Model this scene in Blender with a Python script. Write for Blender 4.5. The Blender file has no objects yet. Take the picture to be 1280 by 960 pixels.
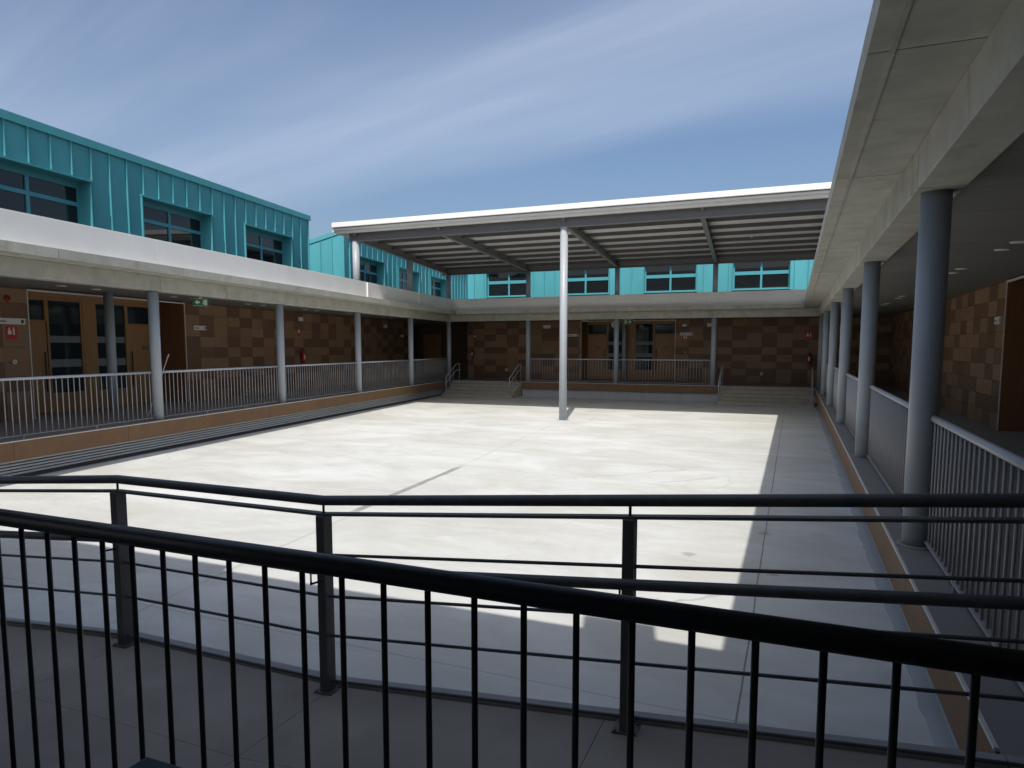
import bpy, math, random
from mathutils import Matrix, Vector
random.seed(7)
R = math.radians
sc = bpy.context.scene
col = sc.collection

# ------------------------------------------------------------------ camera
F_PX, YAW, PITCH, ROLL, EYE = 858.17, R(-22.2518), R(-5.4518), R(0.031), 1.6877
fw = Vector((math.sin(YAW)*math.cos(PITCH), math.cos(YAW)*math.cos(PITCH), math.sin(PITCH)))
rt = Vector((math.cos(YAW), -math.sin(YAW), 0)); up = rt.cross(fw)
rt2 = math.cos(ROLL)*rt + math.sin(ROLL)*up; up2 = -math.sin(ROLL)*rt + math.cos(ROLL)*up
cd = bpy.data.cameras.new('camera'); cam = bpy.data.objects.new('camera', cd); col.objects.link(cam)
m3 = Matrix((rt2, up2, -fw)).transposed()
cam.matrix_world = Matrix.Translation((0, 0, EYE)) @ m3.to_4x4()
cd.sensor_width = 36; cd.lens = 36*F_PX/1280; cd.shift_y = 35.38/1280
cd.clip_start = 0.05; cd.clip_end = 3000
sc.camera = cam

# ------------------------------------------------------------------ sky, sun, exposure
SUN_DIR = Vector((0.182, -0.76, 1.0)).normalized()          # towards the sun
SUN_EL = math.asin(SUN_DIR.z); SUN_AZ = math.atan2(SUN_DIR.x, SUN_DIR.y)
w = bpy.data.worlds.new('World'); sc.world = w; w.use_nodes = True
nt = w.node_tree; N = nt.nodes; Lk = nt.links
bg = N['Background']
sky = N.new('ShaderNodeTexSky'); sky.sky_type = 'NISHITA'; sky.sun_disc = False
sky.sun_elevation = SUN_EL; sky.sun_rotation = SUN_AZ; sky.altitude = 0
sky.air_density = 1.0; sky.dust_density = 4.0; sky.ozone_density = 4.2
bg.inputs['Strength'].default_value = 0.12
# thin cirrus: noise on a high flat layer, stretched along the wind
tc = N.new('ShaderNodeTexCoord'); sep = N.new('ShaderNodeSeparateXYZ')
Lk.new(tc.outputs['Generated'], sep.inputs[0])
def wmath(op, a, b=None):
    n = N.new('ShaderNodeMath'); n.operation = op
    for i, v in enumerate((a, b)):
        if v is None: continue
        if isinstance(v, (int, float)): n.inputs[i].default_value = v
        else: Lk.new(v, n.inputs[i])
    return n.outputs[0]
zc = wmath('ADD', wmath('MAXIMUM', sep.outputs[2], 0.0), 0.12)
comb = N.new('ShaderNodeCombineXYZ')
Lk.new(wmath('DIVIDE', sep.outputs[0], zc), comb.inputs[0]); Lk.new(wmath('DIVIDE', sep.outputs[1], zc), comb.inputs[1])
kloc = [0]
def wnoise(rot, sx, sy, scale, detail, rough, dist=0.0):
    mp = N.new('ShaderNodeMapping'); mp.vector_type = 'TEXTURE'
    mp.inputs['Rotation'].default_value = (0, 0, rot); mp.inputs['Scale'].default_value = (sx, sy, 1)
    mp.inputs['Location'].default_value = ((-2.35, -14.15, 0), (4.02, -7.07, 0), (-1.65, -13.85, 0), (3.1, 5.2, 0))[kloc[0]]; kloc[0] += 1
    Lk.new(comb.outputs[0], mp.inputs[0])
    nz = N.new('ShaderNodeTexNoise'); nz.inputs['Scale'].default_value = scale
    nz.inputs['Detail'].default_value = detail; nz.inputs['Roughness'].default_value = rough
    nz.inputs['Distortion'].default_value = dist
    Lk.new(mp.outputs[0], nz.inputs['Vector']); return nz.outputs['Fac']
def wramp(f, a, b, c0=0.0, c1=1.0):
    m = N.new('ShaderNodeMapRange'); m.interpolation_type = 'SMOOTHSTEP'
    Lk.new(f, m.inputs[0]); m.inputs[1].default_value = a; m.inputs[2].default_value = b
    m.inputs[3].default_value = c0; m.inputs[4].default_value = c1; return m.outputs[0]
WIND = math.atan2(0.24, -0.97)
streak = wramp(wnoise(WIND, 6.0, 1.2, 1.15, 6, 0.5, 0.5), 0.43, 0.70)
broad = wramp(wnoise(WIND+0.10, 4.5, 2.0, 0.62, 4, 0.45, 0.3), 0.46, 0.66)
fine = wramp(wnoise(WIND-0.06, 9.0, 0.7, 2.6, 6, 0.55), 0.35, 0.75, 0.88, 1.0)
fibre = wramp(wnoise(WIND+0.03, 14.0, 0.55, 1.5, 8, 0.58, 0.35), 0.34, 0.72, 0.88, 1.18)
cl = wmath('MULTIPLY', wmath('ADD', wmath('MULTIPLY', streak, 0.45), wmath('MULTIPLY', broad, 0.55)), wmath('MULTIPLY', fine, fibre))
clf = wmath('MULTIPLY', cl, 0.85)
mix = N.new('ShaderNodeMix'); mix.data_type = 'RGBA'
Lk.new(clf, mix.inputs['Factor']); Lk.new(sky.outputs[0], mix.inputs[6]); mix.inputs[7].default_value = (4.5, 5.15, 6.3, 1)
Lk.new(mix.outputs[2], bg.inputs['Color'])

sd = bpy.data.lights.new('sun', 'SUN'); so = bpy.data.objects.new('sun', sd); col.objects.link(so)
sd.energy = 3.6; sd.angle = R(0.53); sd.color = (1.0, 0.965, 0.91)
so.rotation_euler = SUN_DIR.to_track_quat('Z', 'Y').to_euler(); so.location = (5, -20, 30)

sc.view_settings.view_transform = 'Standard'; sc.view_settings.look = 'None'
sc.view_settings.exposure = 0.22; sc.view_settings.gamma = 1.0; sc.view_settings.use_curve_mapping = False
sc.render.engine = 'CYCLES'
sc.cycles.max_bounces = 8; sc.cycles.diffuse_bounces = 5; sc.cycles.glossy_bounces = 3
sc.cycles.use_denoising = True
sc.cycles.sample_clamp_indirect = 6.0

# ------------------------------------------------------------------ materials
def material(name, c, rough=0.6, var=0.12, scale=3.0, bump=0.0, bscale=60.0, metal=0.0, spec=0.4, rnd=0.0,
             stretch=None, dirt=None, c2=None, emit=None, pits=0.0):
    """procedural surface: world-space noise varies the colour, bump gives grain"""
    m = bpy.data.materials.new(name); m.use_nodes = True
    nt = m.node_tree; N = nt.nodes; L = nt.links; b = N['Principled BSDF']
    b.inputs['Roughness'].default_value = rough; b.inputs['Metallic'].default_value = metal
    b.inputs['Specular IOR Level'].default_value = spec
    geo = N.new('ShaderNodeNewGeometry'); vec = geo.outputs['Position']
    if stretch:
        mp = N.new('ShaderNodeMapping'); mp.inputs['Scale'].default_value = stretch
        L.new(vec, mp.inputs[0]); vec = mp.outputs[0]
    nz = N.new('ShaderNodeTexNoise'); nz.inputs['Scale'].default_value = scale
    nz.inputs['Detail'].default_value = 7; nz.inputs['Roughness'].default_value = 0.62
    L.new(vec, nz.inputs['Vector'])
    mr = N.new('ShaderNodeMapRange'); mr.inputs[1].default_value = 0.28; mr.inputs[2].default_value = 0.72
    mr.inputs[3].default_value = 1-var; mr.inputs[4].default_value = 1+var
    L.new(nz.outputs['Fac'], mr.inputs[0]); val = mr.outputs[0]
    def mul(a, bb):
        n = N.new('ShaderNodeMath'); n.operation = 'MULTIPLY'; L.new(a, n.inputs[0])
        if isinstance(bb, float): n.inputs[1].default_value = bb
        else: L.new(bb, n.inputs[1])
        return n.outputs[0]
    if rnd:
        oi = N.new('ShaderNodeObjectInfo'); r2 = N.new('ShaderNodeMapRange')
        r2.inputs[3].default_value = 1-rnd; r2.inputs[4].default_value = 1+rnd
        L.new(oi.outputs['Random'], r2.inputs[0]); val = mul(val, r2.outputs[0])
    mx = N.new('ShaderNodeMix'); mx.data_type = 'RGBA'; mx.blend_type = 'MULTIPLY'; mx.inputs['Factor'].default_value = 1
    mx.inputs[6].default_value = (*c, 1); L.new(val, mx.inputs[7]); out = mx.outputs[2]
    if dirt:                                             # (colour, scale, low, high, strength, stretch)
        mp2 = N.new('ShaderNodeMapping'); mp2.inputs['Scale'].default_value = dirt[5]
        L.new(geo.outputs['Position'], mp2.inputs[0])
        n2 = N.new('ShaderNodeTexNoise'); n2.inputs['Scale'].default_value = dirt[1]; n2.inputs['Detail'].default_value = 8
        n2.inputs['Roughness'].default_value = 0.66
        L.new(mp2.outputs[0], n2.inputs['Vector'])
        r3 = N.new('ShaderNodeMapRange'); r3.interpolation_type = 'SMOOTHSTEP'
        r3.inputs[1].default_value = dirt[2]; r3.inputs[2].default_value = dirt[3]; r3.inputs[4].default_value = dirt[4]
        L.new(n2.outputs['Fac'], r3.inputs[0])
        m2 = N.new('ShaderNodeMix'); m2.data_type = 'RGBA'; L.new(r3.outputs[0], m2.inputs['Factor'])
        L.new(out, m2.inputs[6]); m2.inputs[7].default_value = (*dirt[0], 1); out = m2.outputs[2]
    if pits:                                             # blow holes and formwork marks
        vo = N.new('ShaderNodeTexVoronoi'); vo.inputs['Scale'].default_value = pits
        L.new(geo.outputs['Position'], vo.inputs['Vector'])
        r5 = N.new('ShaderNodeMapRange'); r5.inputs[1].default_value = 0.02; r5.inputs[2].default_value = 0.055
        r5.inputs[3].default_value = 0.75; r5.inputs[4].default_value = 0.0
        L.new(vo.outputs['Distance'], r5.inputs[0])
        m5 = N.new('ShaderNodeMix'); m5.data_type = 'RGBA'; L.new(r5.outputs[0], m5.inputs['Factor'])
        L.new(out, m5.inputs[6]); m5.inputs[7].default_value = (c[0]*0.3, c[1]*0.28, c[2]*0.25, 1); out = m5.outputs[2]
    L.new(out, b.inputs['Base Color'])
    if bump:
        n4 = N.new('ShaderNodeTexNoise'); n4.inputs['Scale'].default_value = bscale; n4.inputs['Detail'].default_value = 5
        L.new(vec, n4.inputs['Vector'])
        bp = N.new('ShaderNodeBump'); bp.inputs['Strength'].default_value = bump; bp.inputs['Distance'].default_value = 0.01
        L.new(n4.outputs['Fac'], bp.inputs['Height']); L.new(bp.outputs[0], b.inputs['Normal'])
    if emit:
        b.inputs['Emission Color'].default_value = (*emit[0], 1); b.inputs['Emission Strength'].default_value = emit[1]
    return m

M = {}
M['concrete'] = material('raw_concrete', (0.42, 0.41, 0.355), 0.85, 0.17, 2.8, 0.35, 26, spec=0.2, rnd=0.08, pits=2.6,
                         dirt=((0.22, 0.195, 0.15), 1.9, 0.54, 0.74, 0.6, (1.2, 1.2, 0.6)))
M['white'] = material('white_sheet', (0.72, 0.71, 0.68), 0.45, 0.04, 1.2, 0.03, 4, spec=0.4, rnd=0.02)
M['teal'] = material('teal_zinc', (0.072, 0.305, 0.345), 0.5, 0.09, 1.3, 0.05, 3, spec=0.25, rnd=0.06, stretch=(1, 1, .35))
M['teal_frame'] = material('teal_window_frame', (0.066, 0.29, 0.335), 0.4, 0.04, 3, spec=0.4)
M['glass'] = material('dark_window_glass', (0.012, 0.014, 0.016), 0.03, 0.05, 1, spec=0.6)
M['door_glass'] = material('door_glass', (0.014, 0.026, 0.032), 0.05, 0.05, 1, spec=0.5)
M['frost'] = material('frosted_film', (0.16, 0.19, 0.19), 0.5, 0.05, 2)
M['column'] = material('blue_grey_paint', (0.335, 0.365, 0.39), 0.42, 0.05, 2.0, 0.03, 8, spec=0.45)
M['rail'] = material('grey_rail_paint', (0.42, 0.44, 0.46), 0.4, 0.05, 5, spec=0.5)
M['bar'] = material('grey_baluster_paint', (0.36, 0.355, 0.35), 0.45, 0.05, 5, spec=0.4)
M['black'] = material('black_rail_paint', (0.028, 0.031, 0.036), 0.42, 0.25, 9, 0.05, 60, spec=0.45)
M['post'] = material('dark_post_paint', (0.125, 0.122, 0.115), 0.5, 0.15, 6, spec=0.4)
M['terracotta'] = material('terracotta_panel', (0.185, 0.107, 0.058), 0.65, 0.10, 4, 0.1, 40, spec=0.25, rnd=0.05,
                           dirt=((0.15, 0.09, 0.055), 1.6, 0.5, 0.8, 0.6, (1, 1, .6)))
M['nosing'] = material('nosing_metal', (0.62, 0.60, 0.56), 0.5, 0.08, 6)
M['tile_a'] = material('tile_tan', (0.265, 0.160, 0.092), 0.6, 0.10, 5, 0.06, 50, spec=0.3, rnd=0.10, stretch=(1, 1, 4))
M['tile_b'] = material('tile_dark_brown', (0.162, 0.092, 0.054), 0.6, 0.12, 5, 0.06, 50, spec=0.3, rnd=0.10, stretch=(1, 1, 4))
M['grout'] = material('wall_mortar', (0.13, 0.08, 0.055), 0.9, 0.1, 6)
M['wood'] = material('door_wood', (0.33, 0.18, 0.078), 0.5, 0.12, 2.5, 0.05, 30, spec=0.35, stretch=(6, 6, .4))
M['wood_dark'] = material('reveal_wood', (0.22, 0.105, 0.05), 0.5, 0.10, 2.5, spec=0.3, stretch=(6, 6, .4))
M['gfloor'] = material('gallery_floor_tile', (0.25, 0.235, 0.22), 0.6, 0.10, 2, 0.05, 40, spec=0.3)
M['ceiling'] = material('ceiling_panel', (0.175, 0.172, 0.160), 0.7, 0.05, 1.5, 0.02, 5, spec=0.25, rnd=0.03)
M['plinth'] = material('plinth_concrete', (0.42, 0.43, 0.43), 0.85, 0.10, 2.5, 0.15, 30, spec=0.2,
                       dirt=((0.28, 0.27, 0.25), 1.3, 0.5, 0.78, 0.6, (1, 1, .7)))
M['slat'] = material('louvre_metal', (0.40, 0.415, 0.42), 0.5, 0.06, 2, spec=0.4, rnd=0.04)
M['step'] = material('step_concrete', (0.40, 0.36, 0.29), 0.85, 0.14, 3, 0.2, 40, spec=0.2)
M['ramp'] = material('ramp_concrete', (0.36, 0.32, 0.27), 0.75, 0.18, 1.5, 0.1, 45, spec=0.25,
                     dirt=((0.25, 0.225, 0.195), 1.0, 0.5, 0.8, 0.5, (1, 1, 1)))
M['kerb'] = material('kerb_concrete', (0.36, 0.35, 0.34), 0.85, 0.1, 4, 0.2, 40, spec=0.2)
M['drail'] = material('dark_grey_rail_paint', (0.09, 0.094, 0.098), 0.42, 0.2, 9, 0.05, 60, spec=0.45)
M['steel'] = material('canopy_steel', (0.165, 0.165, 0.168), 0.5, 0.06, 2, spec=0.4)
M['purlin'] = material('purlin_steel', (0.085, 0.082, 0.078), 0.55, 0.06, 2, spec=0.35)
M['deck'] = material('deck_sheet', (0.58, 0.58, 0.57), 0.5, 0.06, 1.2, spec=0.35, rnd=0.03)
M['plate'] = material('sign_white', (0.62, 0.62, 0.60), 0.5, 0.03, 5)
M['plate_dark'] = material('sign_print', (0.05, 0.05, 0.055), 0.6, 0.05, 5)
M['red'] = material('fire_red', (0.42, 0.025, 0.02), 0.4, 0.08, 5)
M['green'] = material('exit_green', (0.02, 0.20, 0.07), 0.4, 0.05, 5)
M['lampw'] = material('lamp_white', (0.75, 0.75, 0.72), 0.4, 0.03, 5)
M['rubber'] = material('black_plastic', (0.03, 0.03, 0.03), 0.5, 0.1, 5)
M['navy'] = material('navy_plastic', (0.022, 0.028, 0.05), 0.5, 0.15, 8, 0.05, 80)
M['dark'] = material('dark_recess', (0.10, 0.095, 0.09), 0.9, 0.1, 3)
M['low_bounce'] = material('low_bounce_roof', (0.08, 0.078, 0.075), 0.9, 0.15, 3, 0.2, 30)
M['roof'] = material('roof_gravel', (0.40, 0.38, 0.35), 0.95, 0.15, 8, 0.3, 30)
M['ground'] = material('ground_soil', (0.24, 0.21, 0.17), 0.95, 0.2, 0.5, 0.2, 3)

# courtyard screed: pale cement, cloudy trowel marks, one old dark strip, a saw-cut joint, a few stains
def floor_material():
    m = bpy.data.materials.new('courtyard_cement'); m.use_nodes = True
    nt = m.node_tree; N = nt.nodes; L = nt.links; b = N['Principled BSDF']
    b.inputs['Roughness'].default_value = 0.72; b.inputs['Specular IOR Level'].default_value = 0.3
    g = N.new('ShaderNodeNewGeometry'); P = g.outputs['Position']
    sp = N.new('ShaderNodeSeparateXYZ'); L.new(P, sp.inputs[0])
    def mt(op, a, bb=None, cc=None):
        n = N.new('ShaderNodeMath'); n.operation = op
        for i, v in enumerate((a, bb, cc)):
            if v is None: continue
            if isinstance(v, (int, float)): n.inputs[i].default_value = v
            else: L.new(v, n.inputs[i])
        return n.outputs[0]
    def nz(scale, det, ro, st=(1, 1, 1), rot=0.0, dist=0.0):
        mp = N.new('ShaderNodeMapping'); mp.inputs['Scale'].default_value = st; mp.inputs['Rotation'].default_value = (0, 0, rot)
        L.new(P, mp.inputs[0])
        n = N.new('ShaderNodeTexNoise'); n.inputs['Scale'].default_value = scale; n.inputs['Detail'].default_value = det
        n.inputs['Roughness'].default_value = ro; n.inputs['Distortion'].default_value = dist
        L.new(mp.outputs[0], n.inputs['Vector']); return n.outputs['Fac']
    def ss(f, a, bb, o0=0.0, o1=1.0):
        r = N.new('ShaderNodeMapRange'); r.interpolation_type = 'SMOOTHSTEP'; L.new(f, r.inputs[0])
        r.inputs[1].default_value = a; r.inputs[2].default_value = bb; r.inputs[3].default_value = o0; r.inputs[4].default_value = o1
        return r.outputs[0]
    def mixc(f, a, bb):
        x = N.new('ShaderNodeMix'); x.data_type = 'RGBA'
        if isinstance(f, float): x.inputs['Factor'].default_value = f
        else: L.new(f, x.inputs['Factor'])
        for i, v in ((6, a), (7, bb)):
            if isinstance(v, tuple): x.inputs[i].default_value = (*v, 1)
            else: L.new(v, x.inputs[i])
        return x.outputs[2]
    c = mixc(ss(nz(0.35, 8, 0.62, (1, 1.6, 1), 0.3, 0.8), 0.3, 0.7), (0.49, 0.485, 0.44), (0.625, 0.63, 0.605))
    c = mixc(ss(nz(1.1, 9, 0.68, (0.6, 1.5, 1), 0.5, 1.2), 0.42, 0.74, 0.0, 0.6), c, (0.44, 0.435, 0.385))
    c = mixc(ss(nz(3.0, 8, 0.7, (0.4, 1.6, 1), -0.2, 0.6), 0.5, 0.8, 0.0, 0.5), c, (0.65, 0.655, 0.635))
    c = mixc(ss(nz(14.0, 6, 0.7), 0.58, 0.8, 0.0, 0.35), c, (0.42, 0.41, 0.37))
    # greenish damp patches, sparse
    c = mixc(mt('MULTIPLY', ss(nz(0.55, 4, 0.5), 0.60, 0.72), ss(nz(9.0, 7, 0.75), 0.5, 0.7, 0.0, 0.35)), c, (0.30, 0.29, 0.20))
    # old dark strip running away from the camera
    wob = mt('MULTIPLY', mt('SUBTRACT', nz(1.2, 5, 0.6), 0.5), 0.10)
    cx = mt('ADD', mt('ADD', mt('MULTIPLY', sp.outputs[1], -0.068), -5.31), wob)
    dx = mt('ABSOLUTE', mt('SUBTRACT', sp.outputs[0], cx))
    strip = mt('MULTIPLY', ss(dx, 0.04, 0.085, 1.0, 0.0), mt('MULTIPLY', ss(sp.outputs[1], 8.0, 8.5), ss(sp.outputs[1], 11.9, 12.5, 1.0, 0.0)))
    c = mixc(mt('MULTIPLY', strip, ss(nz(5.0, 6, 0.7), 0.25, 0.6, 0.55, 0.85)), c, (0.20, 0.20, 0.19))
    # saw-cut joints
    def joint(axis, pos, wd):
        d = mt('ABSOLUTE', mt('SUBTRACT', mt('ADD', sp.outputs[axis], mt('MULTIPLY', mt('SUBTRACT', nz(0.9, 4, 0.6), 0.5), 0.03)), pos))
        return ss(d, wd*0.4, wd, 1.0, 0.0)
    j = mt('MAXIMUM', joint(0, -0.26, 0.010), mt('MULTIPLY', joint(1, 4.45, 0.008), 0.6))
    c = mixc(mt('MULTIPLY', j, 0.75), c, (0.12, 0.115, 0.10))
    jx = mt('ABSOLUTE', mt('SUBTRACT', sp.outputs[0], mt('ADD', mt('ADD', mt('MULTIPLY', sp.outputs[1], -0.088), -5.08), wob)))
    c = mixc(mt('MULTIPLY', ss(jx, 0.008, 0.035, 1.0, 0.0), mt('MULTIPLY', ss(nz(0.8, 5, 0.6), 0.35, 0.6, 0.05, 0.4), ss(sp.outputs[1], 21.3, 21.6, 1.0, 0.0))), c, (0.28, 0.275, 0.25))
    vo = N.new('ShaderNodeTexVoronoi'); vo.feature = 'DISTANCE_TO_EDGE'; vo.inputs['Scale'].default_value = 0.21
    dn = N.new('ShaderNodeTexNoise'); dn.inputs['Scale'].default_value = 1.4; dn.inputs['Detail'].default_value = 8
    L.new(P, dn.inputs['Vector'])
    va = N.new('ShaderNodeVectorMath'); va.operation = 'MULTIPLY_ADD'; va.inputs[1].default_value = (0.7, 0.7, 0); L.new(dn.outputs['Color'], va.inputs[0]); L.new(P, va.inputs[2])
    L.new(va.outputs[0], vo.inputs['Vector'])
    c = mixc(mt('MULTIPLY', ss(vo.outputs['Distance'], 0.0008, 0.0035, 1.0, 0.0), ss(nz(0.3, 3, 0.5), 0.45, 0.62, 0.0, 0.45)), c, (0.24, 0.235, 0.21))
    # small splashes near the joint
    sx = mt('SUBTRACT', sp.outputs[0], -0.28); 
    def spot(x, y, r):
        a = mt('POWER', mt('SUBTRACT', sp.outputs[0], x), 2.0); bb = mt('POWER', mt('SUBTRACT', sp.outputs[1], y), 2.0)
        d = mt('ADD', mt('SQRT', mt('ADD', a, bb)), mt('MULTIPLY', mt('SUBTRACT', nz(14, 5, 0.7), 0.5), r*2.2))
        return ss(d, r*0.5, r, 1.0, 0.0)
    s = mt('MAXIMUM', spot(-0.27, 9.3, 0.09), mt('MAXIMUM', spot(-1.05, 8.0, 0.10), spot(-0.12, 7.6, 0.07)))
    c = mixc(mt('MULTIPLY', s, 0.45), c, (0.19, 0.18, 0.13))
    L.new(c, b.inputs['Base Color'])
    bp = N.new('ShaderNodeBump'); bp.inputs['Strength'].default_value = 0.25; bp.inputs['Distance'].default_value = 0.006
    L.new(nz(6, 9, 0.7), bp.inputs['Height']); L.new(bp.outputs[0], b.inputs['Normal'])
    return m
M['court'] = floor_material()

# ------------------------------------------------------------------ mesh helpers
class MB:
    def __init__(s): s.v, s.f, s.s = [], [], []
    def box(s, x0, x1, y0, y1, z0, z1):
        o = len(s.v)
        s.v += [(x0, y0, z0), (x1, y0, z0), (x1, y1, z0), (x0, y1, z0), (x0, y0, z1), (x1, y0, z1), (x1, y1, z1), (x0, y1, z1)]
        s.f += [tuple(o+i for i in q) for q in ((3, 2, 1, 0), (4, 5, 6, 7), (0, 1, 5, 4), (1, 2, 6, 5), (2, 3, 7, 6), (3, 0, 4, 7))]
        s.s += [False]*6; return s
    def prism(s, pts, a0, a1, axis=1):
        """extrude a polygon (two coordinates) along axis"""
        o = len(s.v); n = len(pts)
        def P(p, a): return (p[0], a, p[1]) if axis == 1 else ((a, p[0], p[1]) if axis == 0 else (p[0], p[1], a))
        s.v += [P(p, a0) for p in pts] + [P(p, a1) for p in pts]
        s.f += [tuple(o+i for i in range(n))[::-1], tuple(o+n+i for i in range(n))]
        s.f += [(o+i, o+(i+1) % n, o+n+(i+1) % n, o+n+i) for i in range(n)]
        s.s += [False]*(n+2); return s
    def tube(s, pts, r, seg=12, caps=True):
        pts = [Vector(p) for p in pts]; o = len(s.v); k = len(pts)
        for i, p in enumerate(pts):
            if i == 0: d = (pts[1]-p).normalized(); e = 1
            elif i == k-1: d = (p-pts[i-1]).normalized(); e = 1
            else:
                a = (p-pts[i-1]).normalized(); b = (pts[i+1]-p).normalized(); d = (a+b).normalized(); e = 1/max(0.4, d.dot(a))
            q = Vector((0, 0, 1)) if abs(d.z) < 0.9 else Vector((1, 0, 0))
            x = d.cross(q).normalized(); y = x.cross(d).normalized()
            for j in range(seg):
                t = 2*math.pi*j/seg; s.v.append(tuple(p + (x*math.cos(t) + y*math.sin(t))*r*e))
        for i in range(k-1):
            for j in range(seg):
                a, b = o+i*seg+j, o+i*seg+(j+1) % seg
                s.f.append((a, b, b+seg, a+seg)); s.s.append(True)
        if caps:
            s.f += [tuple(o+j for j in range(seg))[::-1], tuple(o+(k-1)*seg+j for j in range(seg))]; s.s += [False, False]
        return s
    def lathe(s, prof, seg=24, cx=0, cy=0):
        o = len(s.v)
        for r, z in prof:
            for j in range(seg):
                t = 2*math.pi*j/seg; s.v.append((cx+r*math.cos(t), cy+r*math.sin(t), z))
        for i in range(len(prof)-1):
            for j in range(seg):
                a, b = o+i*seg+j, o+i*seg+(j+1) % seg
                s.f.append((a, b, b+seg, a+seg)); s.s.append(True)
        s.f += [tuple(o+j for j in range(seg))[::-1], tuple(o+(len(prof)-1)*seg+j for j in range(seg))]; s.s += [False, False]
        return s
    def mesh(s, name, mat):
        me = bpy.data.meshes.new(name); me.from_pydata(s.v, [], s.f)
        me.polygons.foreach_set('use_smooth', s.s); me.materials.append(mat); me.update()
        return me
    def build(s, name, mat, parent=None, loc=(0, 0, 0), rot=(0, 0, 0)):
        return link(name, s.mesh(name, mat), parent, loc, rot)
def link(name, me, parent=None, loc=(0, 0, 0), rot=(0, 0, 0), scale=None):
    o = bpy.data.objects.new(name, me); col.objects.link(o); o.parent = parent
    o.location = loc; o.rotation_euler = rot
    if scale: o.scale = scale
    return o
def tag(o, label, cat=None, group=None, kind=None):
    if label: o['label'] = label
    if cat: o['category'] = cat
    if group: o['group'] = group
    if kind: o['kind'] = kind
    return o
def thing(name, label, cat, loc=(0, 0, 0), rz=0.0, group=None):
    o = bpy.data.objects.new(name, None); col.objects.link(o); o.empty_display_size = 0.2
    o.location = loc; o.rotation_euler = (0, 0, rz)
    return tag(o, label, cat, group)
def bevel(o, wd=0.006, seg=2):
    m = o.modifiers.new('edge', 'BEVEL'); m.width = wd; m.segments = seg; m.limit_method = 'ANGLE'; m.angle_limit = R(40)
    return o

# ------------------------------------------------------------------ key dimensions (metres, gallery floor = 0)
ZF = -0.715                     # courtyard floor
BEAM0, SOFFIT, SLAB, PAR = 2.944, 3.275, 3.45, 4.03
CEIL = 3.05
TH = R(7.9578)                  # the left wing is skewed
LX, LY = -13.511, 11.495        # first visible left column
LD = Vector((-math.sin(TH), math.cos(TH), 0)); LN = Vector((math.cos(TH), math.sin(TH), 0)); L0 = Vector((LX, LY, 0))
def lp(n, t, z=0): return L0 + LN*n + LD*t + Vector((0, 0, z))
XR, YR, YF = 1.03, 6.63, 31.2
LEFT = ((LX, LY, 0), TH)        # frame: x towards the court, y along the wing
RIGHT = ((XR, YR, 0), math.pi)
FAR = ((-16.26, YF, 0), -math.pi/2)
NEAR = ((XR, 1.6, 0), math.pi/2)
FX = [-11.92, -7.58, -3.26]     # far columns

# ------------------------------------------------------------------ ground and courtyard floor
tag(MB().box(-300, 300, -300, 400, -0.95, -0.80).build('ground', M['ground']), 'bare earth ground around the building', kind='structure')
fl = MB(); fl.prism([(-13.2, 1.6), (1.2, 1.6), (1.2, 31.4), (-17.2, 31.4)], -0.79, ZF, axis=2)
tag(fl.build('courtyard_floor', M['court']), 'pale cement courtyard floor, half in sun', kind='structure')

# ------------------------------------------------------------------ gallery wings
PAT = ['DLLDLDL', 'LDDLDLD', 'LDLDLLD', 'DLLDLDL', 'LDDLDLL', 'DLLDLDD', 'LDLLDLD', 'DLDDLDL', 'DDLDLDL']
TW, THT = 0.665, 0.3335
tile_me = {}
def tile_mesh(k):
    if k not in tile_me:
        mb = MB(); h, ww, d = THT-0.006, TW-0.006, 0.016
        mb.box(0, d, -ww/2, ww/2, 0.003, h)
        tile_me[k] = mb.mesh('wall_tile', M['tile_a' if k == 'L' else 'tile_b'])
    return tile_me[k]
def tiles(parent, x, y0, y1, phase=0, seed=1):
    """tiles on a wall face x between y0 and y1 (local), rows from the floor to the ceiling"""
    rg = random.Random(seed)
    n0 = math.floor((y0-phase)/TW); n1 = math.ceil((y1-phase)/TW)
    for c in range(n0, n1):
        a, b = max(y0, phase+c*TW), min(y1, phase+(c+1)*TW)
        if b-a < 0.05: continue
        for r in range(9):
            k = PAT[8-r][(c + (0 if seed == 3 else 2*(c//7))) % 7]
            if seed != 3 and rg.random() < 0.28: k = rg.choice('LLD')
            link('wall_tile', tile_mesh(k), parent, (x, (a+b)/2, r*THT), scale=(1, (b-a)/TW, 1))

def column(parent, x, y, z0=0, z1=BEAM0+0.01, r=0.114, ring=True, name='column'):
    c = MB().lathe([(r, z0), (r, z1)], 32).build(name, M['column'], parent, (x, y, 0))
    if ring: MB().lathe([(r+0.05, z0+0.001), (r+0.045, z0+0.010), (r+0.002, z0+0.012)], 28).build('base_ring', M['gfloor'], c)
    return c

def segs(y0, y1, step):
    n = max(1, round((y1-y0)/step)); d = (y1-y0)/n
    return [(y0+i*d, y0+(i+1)*d) for i in range(n)]

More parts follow.
